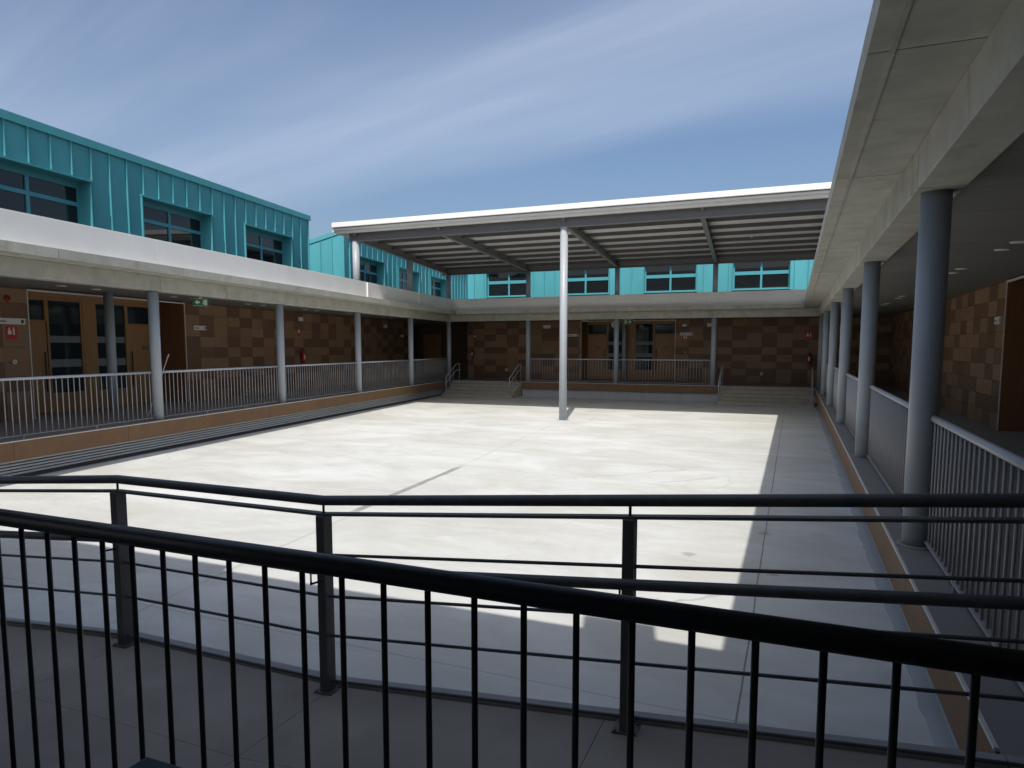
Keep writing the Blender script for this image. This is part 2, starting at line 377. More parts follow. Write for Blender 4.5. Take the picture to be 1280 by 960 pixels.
def wing(label, frame, y0, y1, cols, dz=0.0, trim=None, edge=None, par=None, beam=None, step=5.0, slats=False, wall=(None,), back=-3.03, slab_back=None, floor=None, nose_=(0.72, 0.42, 0.148)):
    root = thing('gallery_wing', label, 'building', frame[0], frame[1])
    nose, pn, fe = nose_
    e0, e1 = edge or (y0, y1)
    f0, f1 = floor or (y0, y1)
    MB().box(back-0.25, fe+(0.019 if fe > 0.1 else 0), f0, f1, -0.010, -dz).box(back-0.25, fe, f0, f1, -0.346, -0.0105).build('floor_slab', M['gfloor'], root)
    for a, b in segs(e0, e1, step*0.6):
        MB().box(back-0.25, nose, a+0.006, b-0.006, SOFFIT+dz, SLAB-dz).build('roof_slab', M['concrete'], root)
        MB().box(nose-0.135, nose-0.108, a+0.003, b-0.003, SOFFIT-0.012+dz, SOFFIT+dz-0.0005).build('drip_strip', M['concrete'], root)
    b0, b1 = beam or (e0, e1)
    for a, b in segs(b0, b1, step):
        bevel(MB().box(-0.18, 0.17 if fe > 0.1 else 0.08, a+0.002, b-0.002, BEAM0+dz, SOFFIT-0.001+dz).build('edge_beam', M['concrete'], root), 0.01, 1)
    p0, p1 = par or (e0, e1)
    for a, b in segs(p0, p1, step):
        bevel(MB().box(pn-0.06, pn, a+0.002, b-0.002, SLAB-0.002, PAR-dz).build('parapet_panel', M['white'], root), 0.008, 2)
        MB().box(pn+0.001, nose-0.012, a+0.002, b-0.002, SLAB-dz+0.001, SLAB-dz+0.006).build('ledge_flashing', M['white'], root)
        MB().box(back+0.03, pn-0.061, a+0.002, b-0.002, SLAB-dz+0.001, SLAB-dz+0.010).build('low_bounce_roof', M['low_bounce'], root)  # unseen dark sheet added to cut light bounced onto the teal walls
    for t in cols: column(root, 0, t)
    if trim:
        for a, b in segs(trim[0], trim[1], 2.5):
            bevel(MB().box(0.15, 0.18, a+0.003, b-0.003, -0.345, -0.014).build('cladding_panel', M['terracotta'], root), 0.003, 1)
            MB().box(0.168, 0.187, a+0.001, b-0.001, -0.012, 0.004).build('edge_nosing', M['nosing'], root)
        if slats:
            MB().box(-0.2, 0.0, trim[0], trim[1], ZF-0.05, -0.35).build('plinth', M['dark'], root)  # dark colour paints in the shade between and below the slats
            zs = [-0.352-0.057*i for i in range(6)]
            for a, b in segs(trim[0], trim[1], 2.5):
                for i in range(5):
                    z1, z0 = zs[i], zs[i+1]
                    mb = MB(); mb.prism([(0.03, z1-0.004), (0.070, z1-0.006), (0.078, z1-0.012), (0.078, z0+0.018), (0.070, z0+0.012), (0.03, z0+0.012)], a+0.004, b-0.004)
                    mb.build('louvre_slat', M['slat'], root)
        else:
            MB().box(-0.2, 0.05, trim[0], trim[1], ZF-0.05, -0.35).build('plinth', M['plinth'], root)
    return root

def back_wall(root, x, y0, y1, phase, seed, tiled=True, top=SOFFIT+0.05):
    MB().box(x-0.22, x, y0, y1, -0.05, top).build('back_wall', M['grout'], root)
    if tiled: tiles(root, x, y0, y1, phase, seed)
def ceiling(root, x0, x1, y0, y1, dz=0.0):
    for a, b in segs(y0, y1, 1.22):
        MB().box(x0, x1, a+0.004, b-0.004, CEIL+dz, CEIL+0.03+dz).build('ceiling_panel', M['ceiling'], root)

def entrance(root, x, y0, y1, depth, lay, flip=False):
    """recessed timber entrance: opening y0..y1 in wall face x, doors 'depth' behind; lay = list of (kind, width share)"""
    top = CEIL
    xd = x-depth
    e = MB()
    e.box(xd-0.30, x-0.222, y0-0.22, y0, 0, top); e.box(xd-0.30, x-0.222, y1, y1+0.22, 0, top)
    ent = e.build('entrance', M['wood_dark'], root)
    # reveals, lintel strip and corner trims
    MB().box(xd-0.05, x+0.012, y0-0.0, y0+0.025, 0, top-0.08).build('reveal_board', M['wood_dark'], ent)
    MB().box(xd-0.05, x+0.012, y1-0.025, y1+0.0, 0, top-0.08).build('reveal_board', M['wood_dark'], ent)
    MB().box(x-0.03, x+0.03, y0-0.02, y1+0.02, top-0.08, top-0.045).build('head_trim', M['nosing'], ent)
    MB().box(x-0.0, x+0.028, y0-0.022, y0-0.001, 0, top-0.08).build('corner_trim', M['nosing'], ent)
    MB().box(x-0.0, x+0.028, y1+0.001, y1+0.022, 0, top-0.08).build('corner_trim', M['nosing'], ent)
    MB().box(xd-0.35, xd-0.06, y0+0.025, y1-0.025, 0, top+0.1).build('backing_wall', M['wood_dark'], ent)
    tot = sum(l[1] for l in lay); y = y0+0.03; k = (y1-y0-0.06)/tot
    for kind, ww in lay:
        a, b = y, y+ww*k; y = b
        if kind == 'leaf':
            d = MB().box(xd-0.05, xd, a+0.02, b-0.02, 0.02, 2.30).build('door_leaf', M['wood'], ent)
            MB().box(xd-0.05, xd+0.02, a, b, 2.31, 2.35).box(xd-0.05, xd+0.02, a, b, 2.84, 2.92).box(xd-0.05, xd+0.02, a, a+0.05, 2.352, 2.838).box(xd-0.05, xd+0.02, b-0.05, b, 2.352, 2.838).build('transom_frame', M['wood'], ent)
            MB().box(xd-0.04, xd-0.02, a+0.05, b-0.05, 2.352, 2.838).build('transom_pane', M['door_glass'], ent)
            hy = b-0.12 if (a+b)/2 < (y0+y1)/2 else a+0.12
            MB().tube([(xd+0.05, hy, 0.55), (xd+0.05, hy, 1.55)], 0.016, 10).build('pull_handle', M['rubber'], ent)
            MB().box(xd+0.001, xd+0.012, (a+b)/2-0.10, (a+b)/2+0.10, 1.60, 1.72).build('name_plate', M['post'], ent)
        elif kind == 'glass':
            fr = MB().box(xd-0.05, xd+0.02, a, a+0.06, 0, 2.92).box(xd-0.05, xd+0.02, b-0.06, b, 0, 2.92)
            fr.box(xd-0.05, xd+0.02, a+0.061, b-0.061, 2.85, 2.92).box(xd-0.05, xd+0.015, a+0.061, b-0.061, 0.0, 0.50)
            fr.build('glazed_frame', M['wood'], ent)
            MB().box(xd-0.03, xd-0.015, a+0.061, b-0.061, 0.502, 2.848).build('glass_pane', M['door_glass'], ent)
            for z0, z1 in ((1.79, 1.96), (1.16, 1.36)):
                MB().box(xd-0.0145, xd-0.0125, a+0.062, b-0.062, z0, z1).build('frosted_band', M['frost'], ent)
        else:
            MB().box(xd-0.05, xd+0.03, a, b, 0, 2.92).build('timber_pier', M['wood'], ent)
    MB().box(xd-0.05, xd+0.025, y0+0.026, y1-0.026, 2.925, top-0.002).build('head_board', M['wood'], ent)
    return ent

# left wing -------------------------------------------------------------
lw = wing('left gallery wing with slender columns, white parapet and louvred plinth', LEFT, -11.8, 27.5, [-10, -5, 0, 5, 10, 15, 20],
          trim=(-8.9, 19.75), edge=(-12.2, 27.5), par=(-10.5, 20.05), beam=(-10.0, 20.17), slats=True, floor=(-13, 23.6))
back_wall(lw, -3.03, -9.0, -0.48, -0.48, 1)
back_wall(lw, -3.03, 4.63, 22.6, 4.63, 2)
MB().box(-3.25, -3.03, -0.48, 4.63, CEIL, SOFFIT+0.05).build('back_wall', M['grout'], lw)
ceiling(lw, -3.028, -0.182, -11.5, 26.5)
ceiling(lw, -4.25, -3.03, -0.48, 4.63, 0.002)
MB().box(-4.3, -3.27, -0.7, 4.85, -0.62, -0.003).build('floor_slab', M['gfloor'], lw)
entrance(lw, -3.03, -0.48, 4.63, 0.85, [('leaf', 1.17), ('glass', 1.05), ('pier', 0.38), ('glass', 1.10), ('leaf', 1.30)])
column(lw, -2.56, 1.36, z1=CEIL+0.01)
# right wing ------------------------------------------------------------
def ry(Y): return -(Y-YR)
rcols = [ry(y) for y in (1.63, 6.63, 11.63, 16.63, 21.63, 26.63, 31.2)]
rw = wing('right gallery wing beside the camera with thick overhanging concrete eave', RIGHT, ry(34.4), ry(-1.6), rcols,
          trim=(ry(31.0), ry(3.32)), edge=(ry(34.6), ry(-1.7)), par=(ry(30.85), ry(2.0)), beam=(ry(31.0), ry(1.5)), floor=(ry(34.3), ry(-1.6)), back=-2.87)
XW = -2.87
back_wall(rw, XW, ry(34.3), ry(16.55), ry(16.55), 5)
back_wall(rw, XW, ry(11.6), ry(-1.6), ry(11.6), 6)
MB().box(XW-0.22, XW, ry(16.55), ry(11.6), CEIL, SOFFIT+0.05).build('back_wall', M['grout'], rw)
ceiling(rw, XW+0.002, -0.182, ry(34.1), ry(-1.5))
ceiling(rw, XW-1.25, XW, ry(16.55), ry(11.6), 0.002)
MB().box(XW-1.3, XW-0.24, ry(16.8), ry(11.4), -0.62, -0.003).build('floor_slab', M['gfloor'], rw)
entrance(rw, XW, ry(16.55), ry(11.6), 0.95, [('leaf', 1.2), ('glass', 1.05), ('pier', 0.38), ('glass', 1.05), ('leaf', 1.2)])
# far wing ---------------------------------------------------------------
def fy(X): return X+16.26
fw_ = wing('far gallery wing across the courtyard, brown chequered wall between two stairs', FAR, fy(-16.3), fy(1.2), [fy(x) for x in FX], dz=0.003,
           trim=(fy(-12.2), fy(-2.95)), edge=(fy(-17.5), fy(0.9)), par=(fy(-15.85), fy(0.60)), beam=(fy(-16.2), fy(1.0)), step=4.33,
           floor=(fy(-17.6), fy(1.0)), back=-3.0)
back_wall(fw_, -3.0, fy(-16.63), fy(-10.15), fy(-16.27), 4)
back_wall(fw_, -3.0, fy(-5.40), fy(4.0), fy(-3.40), 3)
MB().box(-3.22, -3.0, fy(-10.15), fy(-5.40), CEIL, SOFFIT+0.05).build('back_wall', M['grout'], fw_)
ceiling(fw_, -2.998, -0.182, fy(-17.4), fy(1.05), 0.004)
ceiling(fw_, -4.3, -3.0, fy(-10.15), fy(-5.40), 0.006)
MB().box(-4.4, -3.26, fy(-10.4), fy(-5.2), -0.62, -0.004).build('floor_slab', M['gfloor'], fw_)
entrance(fw_, -3.0, fy(-10.15), fy(-5.40), 1.05, [('leaf', 1.03), ('glass', 0.95), ('pier', 0.42), ('glass', 0.95), ('leaf', 1.12)])
column(fw_, -3.6, fy(-8.05), z1=CEIL+0.01)
# passage in the far left corner
MB().box(-8.2, -3.24, fy(-16.62), fy(-16.4), 0, SOFFIT).build('passage_wall', M['grout'], fw_)
MB().box(-8.2, -8.0, fy(-23.0), fy(-16.65), 0, SOFFIT).build('passage_wall', M['grout'], fw_)
MB().box(-7.98, -2.3, fy(-22.9), fy(-22.7), 0, SOFFIT).build('passage_wall', M['grout'], fw_)
MB().box(-8.3, -3.26, fy(-23.0), fy(-16.3), -0.6, -0.006).build('floor_slab', M['gfloor'], fw_)
MB().box(-8.3, -3.26, fy(-23.0), fy(-16.3), CEIL+0.01, SOFFIT+0.1).build('passage_ceiling', M['ceiling'], fw_)
MB().box(-7.99, -7.94, fy(-22.2), fy(-20.95), 0, 2.5).build('passage_door', M['wood'], fw_)
# near wing (the camera stands in it) -------------------------------------
def ny(X): return XR-X
nw = wing('near gallery wing sheltering the camera, roof edge shading the floor', NEAR, ny(1.0), ny(-12.2), [ny(-3.3), ny(-7.65)], dz=0.003,
          edge=(ny(0.9), ny(-12.6)), par=(ny(0.6), ny(-12.0)), beam=(ny(1.0), ny(-12.0)), step=4.33, floor=(ny(0.85), ny(-11.9)), back=-3.0, nose_=(0.42, 0.30, 0.03))
MB().box(0.235, 0.295, ny(-0.10), ny(-0.72), PAR-0.004, PAR+0.36).build('shadow_bump_box', M['white'], nw)  # unseen box added to give the roof shadow its bump
MB().box(0.235, 0.295, ny(-4.75), ny(-11.8), PAR-0.004, PAR+0.17).build('shadow_edge_box', M['white'], nw)  # unseen strip added to push the left shadow edge further out
MB().box(-3.22, -3.0, ny(4.0), ny(-12.6), -0.05, SOFFIT+0.05).build('back_wall', M['plate'], nw)  # wall out of view, coloured white to bounce light onto the ramp
ceiling(nw, -2.998, -0.182, ny(1.0), ny(-12.0), 0.004)

# ------------------------------------------------------------------ ramp in front of the near gallery
def ramp_z(x):
    pts = [(-9.45, ZF+0.002), (-4.04, -0.282), (-2.41, -0.282), (0.86, 0.0), (4.0, 0.0)]
    for (a, za), (b, zb) in zip(pts, pts[1:]):
        if x <= b: return za + (zb-za)*(max(x, a)-a)/(b-a)
    return 0.0
xs = [-9.45, -4.04, -2.41, 0.846]
mb = MB()
prof = [(x, ramp_z(x)) for x in xs] + [(0.846, ZF-0.02), (-9.45, ZF-0.02)]
mb.prism([(x, z-0.014 if z > ZF+0.005 else z) for x, z in prof], 1.635, 3.158)
rampo = tag(mb.build('ramp', M['ramp']), 'dark concrete ramp between the two black railings', kind='structure')
RXS = [-9.45, -7.6, -5.8, -4.04, -2.41, -0.8, 0.846]
for a, b in zip(RXS, RXS[1:]):
    for y0, y1 in ((1.637, 2.40), (2.40, 3.16)):
        za, zb = ramp_z(a), ramp_z(b)
        MB().prism([(a+0.0015, za-0.0135), (b-0.0015, zb-0.0135), (b-0.0015, zb), (a+0.0015, za)], y0+0.0012, y1-0.0012).build('ramp_slab', M['ramp'], rampo)
mb = MB(); kx = [-9.45, -4.04, -2.41, 0.856]
mb.prism([(x, ramp_z(x)+0.032) for x in kx] + [(0.856, ZF-0.01), (-9.45, ZF-0.01)], 3.162, 3.225)
bevel(mb.build('kerb', M['kerb'], rampo), 0.006, 2)
MB().box(0.862, 1.25, 3.162, 3.225, 0.001, 0.032).build('kerb', M['kerb'], rampo)

# footing strip along the right plinth with a ragged joint
mb = MB(); rg = random.Random(4); pts = []
y = 3.4
while y < 30.0:
    pts.append((0.865 + rg.uniform(-0.018, 0.018), y)); y += rg.uniform(0.08, 0.3)
for (xa, ya), (xb, yb) in zip(pts, pts[1:]):
    o = len(mb.v)
    mb.v += [(xa, ya, ZF), (1.0, ya, ZF), (1.0, ya, ZF+0.012), (xa, ya, ZF+0.009), (xb, yb, ZF), (1.0, yb, ZF), (1.0, yb, ZF+0.012), (xb, yb, ZF+0.009)]
    mb.f += [tuple(o+i for i in q) for q in ((3, 2, 6, 7), (0, 3, 7, 4))]; mb.s += [False]*2
mb.build('footing_strip', M['plinth'], rw, tuple(Matrix.Rotation(-math.pi, 3, 'Z') @ Vector((-XR, -YR, 0))), (0, 0, -math.pi))

# ------------------------------------------------------------------ stairs
def stair(label, x0, x1, skew=0.0):
    root = thing('staircase', label, 'stairs', ((x0+x1)/2, 31.05, ZF))
    h = -ZF/5
    for k in range(1, 5):
        ya, yb = 31.05-0.28*k, 31.05-0.28*(k-1)
        s = skew*(31.05-ya); cx = (x0+x1)/2
        z1 = ZF+h*(5-k)
        mb = MB()
        mb.box(x0-cx+s, x1-cx, ya-31.05, yb-31.05-0.001, -0.02, z1-ZF-0.035)
        mb.box(x0-cx+s, x1-cx+0.005, ya-31.05-0.018, yb-31.05-0.002, z1-ZF-0.034, z1-ZF)
        bevel(mb.build('step', M['step'], root), 0.006, 2)
    mb = MB(); mb.box(x0-(x0+x1)/2, x1-(x0+x1)/2+0.005, -0.022, 0.001, -0.05-ZF-0.0, -ZF-0.002)
    mb.build('top_nosing', M['step'], root)
    MB().box(x0-(x0+x1)/2, x1-(x0+x1)/2, 0.0, 0.12, -0.02, -ZF-0.06).build('top_riser', M['step'], root)
    return root
stair('pale concrete stairs in the far left corner of the courtyard', -15.98, -12.25)
stair('pale concrete stairs in the far right corner below the extinguisher', -2.9, 0.83)
def stair_rail(label, x):
    root = thing('stair_handrail', label, 'handrail', (x, 29.95, ZF), group='handrails of the two stairs')
    h = -ZF
    top = [(0, 0, 0.0), (0, 0, 0.92), (0, 1.12, 0.92+h*0.86), (0, 1.45, 0.92+h*0.86+0.02), (0, 1.45, h)]
    MB().tube(top, 0.022, 10).build('top_rail', M['rail'], root)
    MB().tube([(0, -0.12, 0.60), (0, 0, 0.62), (0, 1.12, 0.62+h*0.86), (0, 1.62, 0.62+h*0.86)], 0.020, 10).build('lower_rail', M['rail'], root)
    for yy in (0.4, 0.8):
        MB().tube([(0, yy, 0.02+h*yy/1.2), (0, yy, 0.90+h*0.86*yy/1.12)], 0.010, 8).build('baluster', M['bar'], root)
    MB().box(-0.05, 0.05, -0.05, 0.05, 0, 0.012).build('foot_plate', M['bar'], root)
for x, l in ((-15.75, 'grey tube handrail left of the far left stairs'), (-12.38, 'grey tube handrail right of the far left stairs'),
             (-2.87, 'grey tube handrail left of the far right stairs'), (0.74, 'grey tube handrail right of the far right stairs')):
    stair_rail(l, x)

# ------------------------------------------------------------------ gallery railings
bal = MB().tube([(0, 0, 0.07), (0, 0, 1.095)], 0.0092, 8).mesh('baluster', M['bar'])
def railing(label, frame, y0, y1, group, x=-0.04):
    mw = Matrix.Translation(frame[0]) @ Matrix.Rotation(frame[1], 4, 'Z') @ Matrix.Translation((x, y0, 0))
    root = thing('railing', label, 'railing', mw.translation, frame[1], group)
    ln = y1-y0
    MB().tube([(0, 0, 1.10), (0, ln, 1.10)], 0.028, 14).build('handrail', M['rail'], root)
    bevel(MB().box(-0.022, 0.022, 0.0, ln, 0.055, 0.070).build('bottom_rail', M['bar'], root), 0.002, 1)
    n = round(ln/0.1315)
    for i in range(n): link('baluster', bal, root, (0, (i+0.5)*ln/n, 0))
    for yy in (ln*0.33, ln*0.67): MB().box(-0.018, 0.018, yy-0.02, yy+0.02, 0.0, 0.056).build('foot', M['bar'], root)
    return root
G = 'baluster railings between the gallery columns'
for i, l in enumerate(('left gallery railing bay cut off by the left edge of the photo', 'left gallery railing bay right of the nearest left column, by the leaning pole',
                       'left gallery railing bay in front of the red fire extinguisher', 'left gallery railing bay just beyond the extinguisher bay',
                       'farthest left gallery railing bay, ending at the far left stairs')):
    t = -5+5*i
    railing(l, LEFT, t+0.11, t+4.89 if i < 4 else t+4.75, G)
for i, l in enumerate(('left of the two far railing bays, seen past the white centre column', 'right of the two far railing bays, before the right half of the entrance')):
    railing(l, FAR, fy(FX[i])+0.11, fy(FX[i+1])-0.11, G)
RY = [3.18, 6.63, 11.63, 16.63, 21.63, 26.63, 31.0]
for i, l in enumerate(('nearest right gallery railing bay, cut off by the right edge of the photo', 'right gallery railing bay between the first and second right columns',
                       'right gallery railing bay between the second and third right columns', 'right gallery railing bay between the third and fourth right columns',
                       'right gallery railing bay between the fourth and fifth right columns', 'farthest right gallery railing bay next to the far right stairs')):
    railing(l, RIGHT, ry(RY[i+1])+(0.11 if i < 5 else 0.3), ry(RY[i])-(0.11 if i else 0.0), G, x=-0.06)

# foreground railing: black handrail close to the camera
nr = thing('railing', 'black railing with thick round handrail nearest the camera', 'railing', (0.08, 1.55, 0))
MB().tube([(-3.25, 0, 1.075), (0.84, 0, 1.075)], 0.030, 24).build('handrail', M['black'], nr)
MB().box(-3.25, 0.84, -0.02, 0.02, 0.055, 0.07).build('bottom_rail', M['black'], nr)
nbal = MB().tube([(0, 0, 0.07), (0, 0, 1.06)], 0.0085, 12).mesh('baluster', M['black'])
for k in range(-24, 7): link('baluster', nbal, nr, (0.1368*k+0.002, 0, 0))

# ramp railing: posts, twin top rails, horizontal rods, inner handrail
RYY = 3.10
rr = thing('railing', 'dark ramp railing with flat posts and thin horizontal rods', 'railing', (0, RYY, 0))
PX = [-9.1, -7.40, -5.70, -4.04, -2.41, -0.676, 1.0]
for x in PX:
    z = ramp_z(x)
    bevel(MB().box(x-0.027, x+0.027, -0.04, 0.04, z+0.001, z+1.03).build('post', M['post'], rr), 0.003, 1)
    bp_ = MB().box(x-0.06, x+0.06, -0.055, 0.055, z-0.004, z+0.008)
    for q, r_ in ((-0.045, -0.044), (0.045, -0.044), (-0.045, 0.044), (0.045, 0.044)): bp_.lathe([(0.007, z+0.0081), (0.007, z+0.016)], 8, x+q, r_)
    bp_.build('base_plate', M['post'], rr)
    MB().tube([(x, 0, z+1.04), (x, 0, z+1.10)], 0.007, 10).build('stub', M['black'], rr)
def rail_pts(h, y=0.0, x0=-9.2, x1=1.02):
    return [(x, y, ramp_z(x)+h) for x in (x0, -4.04, -2.41, 0.86, x1)]
MB().tube(rail_pts(1.112), 0.028, 20).build('handrail', M['drail'], rr)
mb = MB(); pp = rail_pts(1.035)
for a, b in zip(pp, pp[1:]):
    o = len(mb.v)
    for x, y, z in (a, b): mb.v += [(x, -0.025, z-0.007), (x, 0.025, z-0.007), (x, 0.025, z+0.007), (x, -0.025, z+0.007)]
    mb.f += [tuple(o+i for i in q) for q in ((0, 1, 5, 4), (1, 2, 6, 5), (2, 3, 7, 6), (3, 0, 4, 7), (3, 2, 1, 0), (4, 5, 6, 7))]; mb.s += [False]*6
mb.build('flat_rail', M['post'], rr)
for h in (0.80, 0.56, 0.33, 0.062): MB().tube(rail_pts(h), 0.0092, 8).build('rod', M['drail'], rr)
MB().tube(rail_pts(0.745, -0.10), 0.026, 18).build('inner_handrail', M['drail'], rr)
for x in PX:
    z = ramp_z(x)
    MB().tube([(x-0.02, -0.10, z+0.722), (x-0.02, -0.10, z+0.66), (x, -0.034, z+0.66)], 0.006, 8).build('bracket', M['black'], rr)

# ------------------------------------------------------------------ teal classroom blocks above
def teal_block(label, org, rz, y0, y1, wins, ztop=6.89, z0=SLAB-0.02, depth=6.5, slope=0.26, step=0.575, phase=0.0, sill=4.33, head=5.83, recess=0.33, tz=5.28, th=0.05, tf=0.15):
    root = thing('classroom_block', label, 'building', org, rz)
    cap = 0.19
    # body with a roof falling away from the court, and window niches left open by building it from piers
    edges = [y0] + [v for w_ in wins for v in w_] + [y1]
    for i in range(0, len(edges), 2):
        a, b = edges[i], edges[i+1]
        if b-a > 0.01: MB().prism([(-0.03, z0), (-0.03, ztop-0.03), (-depth, ztop-0.03-slope*depth), (-depth, z0)], a, b).build('wall_core', M['dark'], root)
    for a, b in wins:
        MB().prism([(-0.03, head+0.02), (-0.03, ztop-0.03), (-depth, ztop-0.03-slope*depth), (-depth, head+0.02)] if ztop-slope*depth > head+0.1 else
                   [(-0.03, head+0.02), (-0.03, ztop-0.03), (-(ztop-head-0.1)/slope, head+0.03)], a, b).build('wall_core', M['dark'], root)
        MB().box(-2.5, -0.03, a, b, z0, sill-0.02).build('wall_core', M['dark'], root)
        MB().box(-2.6, -2.5, a, b, sill-0.02, head+0.02).build('room_wall', M['plate'], root)
    # roof sheet, cap band
    MB().prism([(0.05, ztop), (0.05, ztop-0.025), (-depth-0.1, ztop-0.025-slope*(depth+0.15)), (-depth-0.1, ztop-slope*(depth+0.15))], y0-0.03, y1+0.03).build('roof_sheet', M['teal'], root)
    MB().box(0.022, 0.065, y0-0.035, y1+0.035, ztop-cap, ztop+0.004).build('roof_cap', M['teal'], root)
    # standing seam sheets on the court side
    ys = []; k = math.ceil((y0-phase)/step+0.02)
    while phase+k*step < y1-0.08: ys.append(phase+k*step); k += 1
    cuts = [y0]+ys+[y1]
    for a, b in zip(cuts, cuts[1:]):
        parts = [(a, b, z0, ztop-cap)]
        for wa, wb in wins:
            new = []
            for (p, q, za, zb) in parts:
                if q <= wa+0.01 or p >= wb-0.01: new.append((p, q, za, zb)); continue
                if p < wa-0.02: new.append((p, wa, za, zb))
                if q > wb+0.02: new.append((wb, q, za, zb))
                new.append((max(p, wa), min(q, wb), head+0.05, zb))
            parts = new
        for p, q, za, zb in parts:
            if q-p > 0.03: MB().box(-0.03, 0.0, p+0.001, q-0.001, za, zb).build('cladding_sheet', M['teal'], root)
    for s_ in ys:
        za = z0
        for wa, wb in wins:
            if wa-0.05 < s_ < wb+0.05: za = head+0.06
        MB().box(0.0005, 0.058, s_-0.011, s_+0.011, za, ztop-cap).build('standing_seam', M['teal'], root)
    # end wall sheets (towards the camera)
    for i in range(int(depth/step)):
        xa, xb = -i*step, -(i+1)*step
        MB().prism([(xb+0.002, z0), (xa-0.002, z0), (xa-0.002, ztop+slope*xa-0.03), (xb+0.002, ztop+slope*xb-0.03)], y0-0.025, y0-0.001).build('cladding_sheet', M['teal'], root)
        if i: MB().prism([(xa-0.010, z0), (xa+0.010, z0), (xa+0.010, ztop+slope*xa-0.05), (xa-0.010, ztop+slope*xa-0.05)], y0-0.06, y0-0.026).build('standing_seam', M['teal'], root)
    MB().prism([(0.045, ztop), (0.045, ztop-cap), (-depth, ztop-cap-slope*depth), (-depth, ztop-slope*depth)], y0-0.066, y0-0.030).build('verge_cap', M['teal'], root)
    # windows
    for a, b in wins:
        sw = 0.035
        mb = MB(); mb.box(-recess-0.05, 0.075, a-0.0, a+sw, sill, head).box(-recess-0.05, 0.075, b-sw, b+0.0, sill, head)
        mb.box(-recess-0.05, 0.085, a-0.01, b+0.01, head+0.0005, head+0.05).box(-recess-0.05, 0.10, a-0.01, b+0.01, sill-0.04, sill-0.0005)
        wo = mb.build('window', M['teal'], root)
        xg = -recess; A, B = a+sw, b-sw; mid = (A+B)/2; fwid = 0.06
        fr = MB()
        fr.box(xg-0.04, xg+0.03, A, A+fwid, sill, head).box(xg-0.04, xg+0.03, B-fwid, B, sill, head)
        fr.box(xg-0.04, xg+0.03, A+fwid, B-fwid, sill, sill+fwid).box(xg-0.04, xg+0.03, A+fwid, B-fwid, head-tf, head)
        fr.build('window_frame', M['teal_frame'], wo)
        MB().box(xg-0.038, xg+0.034, mid-0.045, mid+0.045, sill+fwid, head-tf).build('mullion', M['teal_frame'], wo)
        for p, q in ((A+fwid, mid-0.046), (mid+0.046, B-fwid)):
            MB().box(xg-0.038, xg+0.032, p, q, tz-th, tz+th).build('transom', M['teal_frame'], wo)
            MB().box(xg-0.012, xg, p, q, sill+fwid, tz-th-0.001).build('pane', M['glass'], wo)
            MB().box(xg-0.012, xg, p, q, tz+th+0.001, head-tf).build('pane', M['glass'], wo)
    return root
o_ = lp(-3.03, 0)
teal_block('teal metal classroom block above the left gallery, cut by the photo edge', o_, TH, -12.0, 11.95,
           [(-10.7, -7.76), (-6.1, -3.16), (-1.50, 1.44), (3.10, 6.02), (7.70, 10.60)], phase=0.34)
teal_block('teal metal classroom block behind the canopy, bright gable end facing the camera', o_, TH, 14.86, 34.0,
           [(16.0, 18.9), (20.6, 23.5), (25.2, 28.1)], phase=15.3)
teal_block('sunlit teal classroom block above the far gallery behind the canopy', (-16.26, 34.2, 0), -math.pi/2, fy(-16.59), fy(5.0),
           [(fy(-15.5), fy(-12.95)), (fy(-11.27), fy(-8.70)), (fy(-6.98), fy(-4.42)), (fy(-2.81), fy(-0.26))], phase=fy(-16.2), sill=4.36, head=5.66, recess=0.16, tz=5.12, th=0.08, tf=0.06)

# ------------------------------------------------------------------ steel canopy
cp = thing('steel_canopy', 'white edged steel canopy roofing the far part of the courtyard', 'canopy', (0, 0, 0))
cap_y = 21.45
def ci(x, y, z): return (x, y, z)
bz0, bz1 = 5.50, 5.84                      # front beam
SL = -0.024                                # fall of the roof towards the far wing
def lx(y): return -14.9 - 0.1398*(y-21.4)  # left post line
def ibeam(mb, p0, p1, h, wd, tf=0.02, tw=0.012):
    """I-section between p0 and p1 (bottom centre line), height h, width wd"""
    p0, p1 = Vector(p0), Vector(p1); d = (p1-p0).normalized(); s = d.cross(Vector((0, 0, 1))).normalized(); u = s.cross(d).normalized()
    for (a0, a1, b0, b1) in ((-wd/2, wd/2, 0, tf), (-wd/2, wd/2, h-tf, h), (-tw/2, tw/2, tf, h-tf)):
        o = len(mb.v)
        for p in (p0, p1):
            for (a, b) in ((a0, b0), (a1, b0), (a1, b1), (a0, b1)): mb.v.append(tuple(p+s*a+u*b))
        mb.f += [tuple(o+i for i in q) for q in ((0, 1, 2, 3), (7, 6, 5, 4), (0, 4, 5, 1), (1, 5, 6, 2), (2, 6, 7, 3), (3, 7, 4, 0))]; mb.s += [False]*6
    return mb
ibeam(MB(), (-15.2, cap_y, bz0), (1.35, cap_y, bz0), bz1-bz0, 0.18).build('front_beam', M['steel'], cp)
RE = 31.35; rz0 = 5.27
raf = [((-14.9, 21.4), (lx(31.2), 31.2)), ((-11.47, cap_y), (-11.92, 31.2)), ((-6.97, cap_y), (-7.58, 31.2)), ((-2.67, cap_y), (-3.26, 31.2)), ((1.03, cap_y), (1.03, 31.2))]
for (xa, ya), (xb, yb) in raf:
    d = Vector((xb-xa, yb-ya, 0)).normalized()
    ibeam(MB(), (xa+d.x*0.1, ya+d.y*0.1, bz0+0.035), (xb+d.x*0.15, yb+d.y*0.15, rz0+0.01), 0.28, 0.15).build('rafter', M['steel'], cp)
    ibeam(MB(), (xa-d.x*0.19, ya-d.y*0.19, bz1-0.07), (xa-d.x*0.02, ya-d.y*0.02, bz1-0.16), 0.14, 0.09).build('rafter_stub', M['steel'], cp)
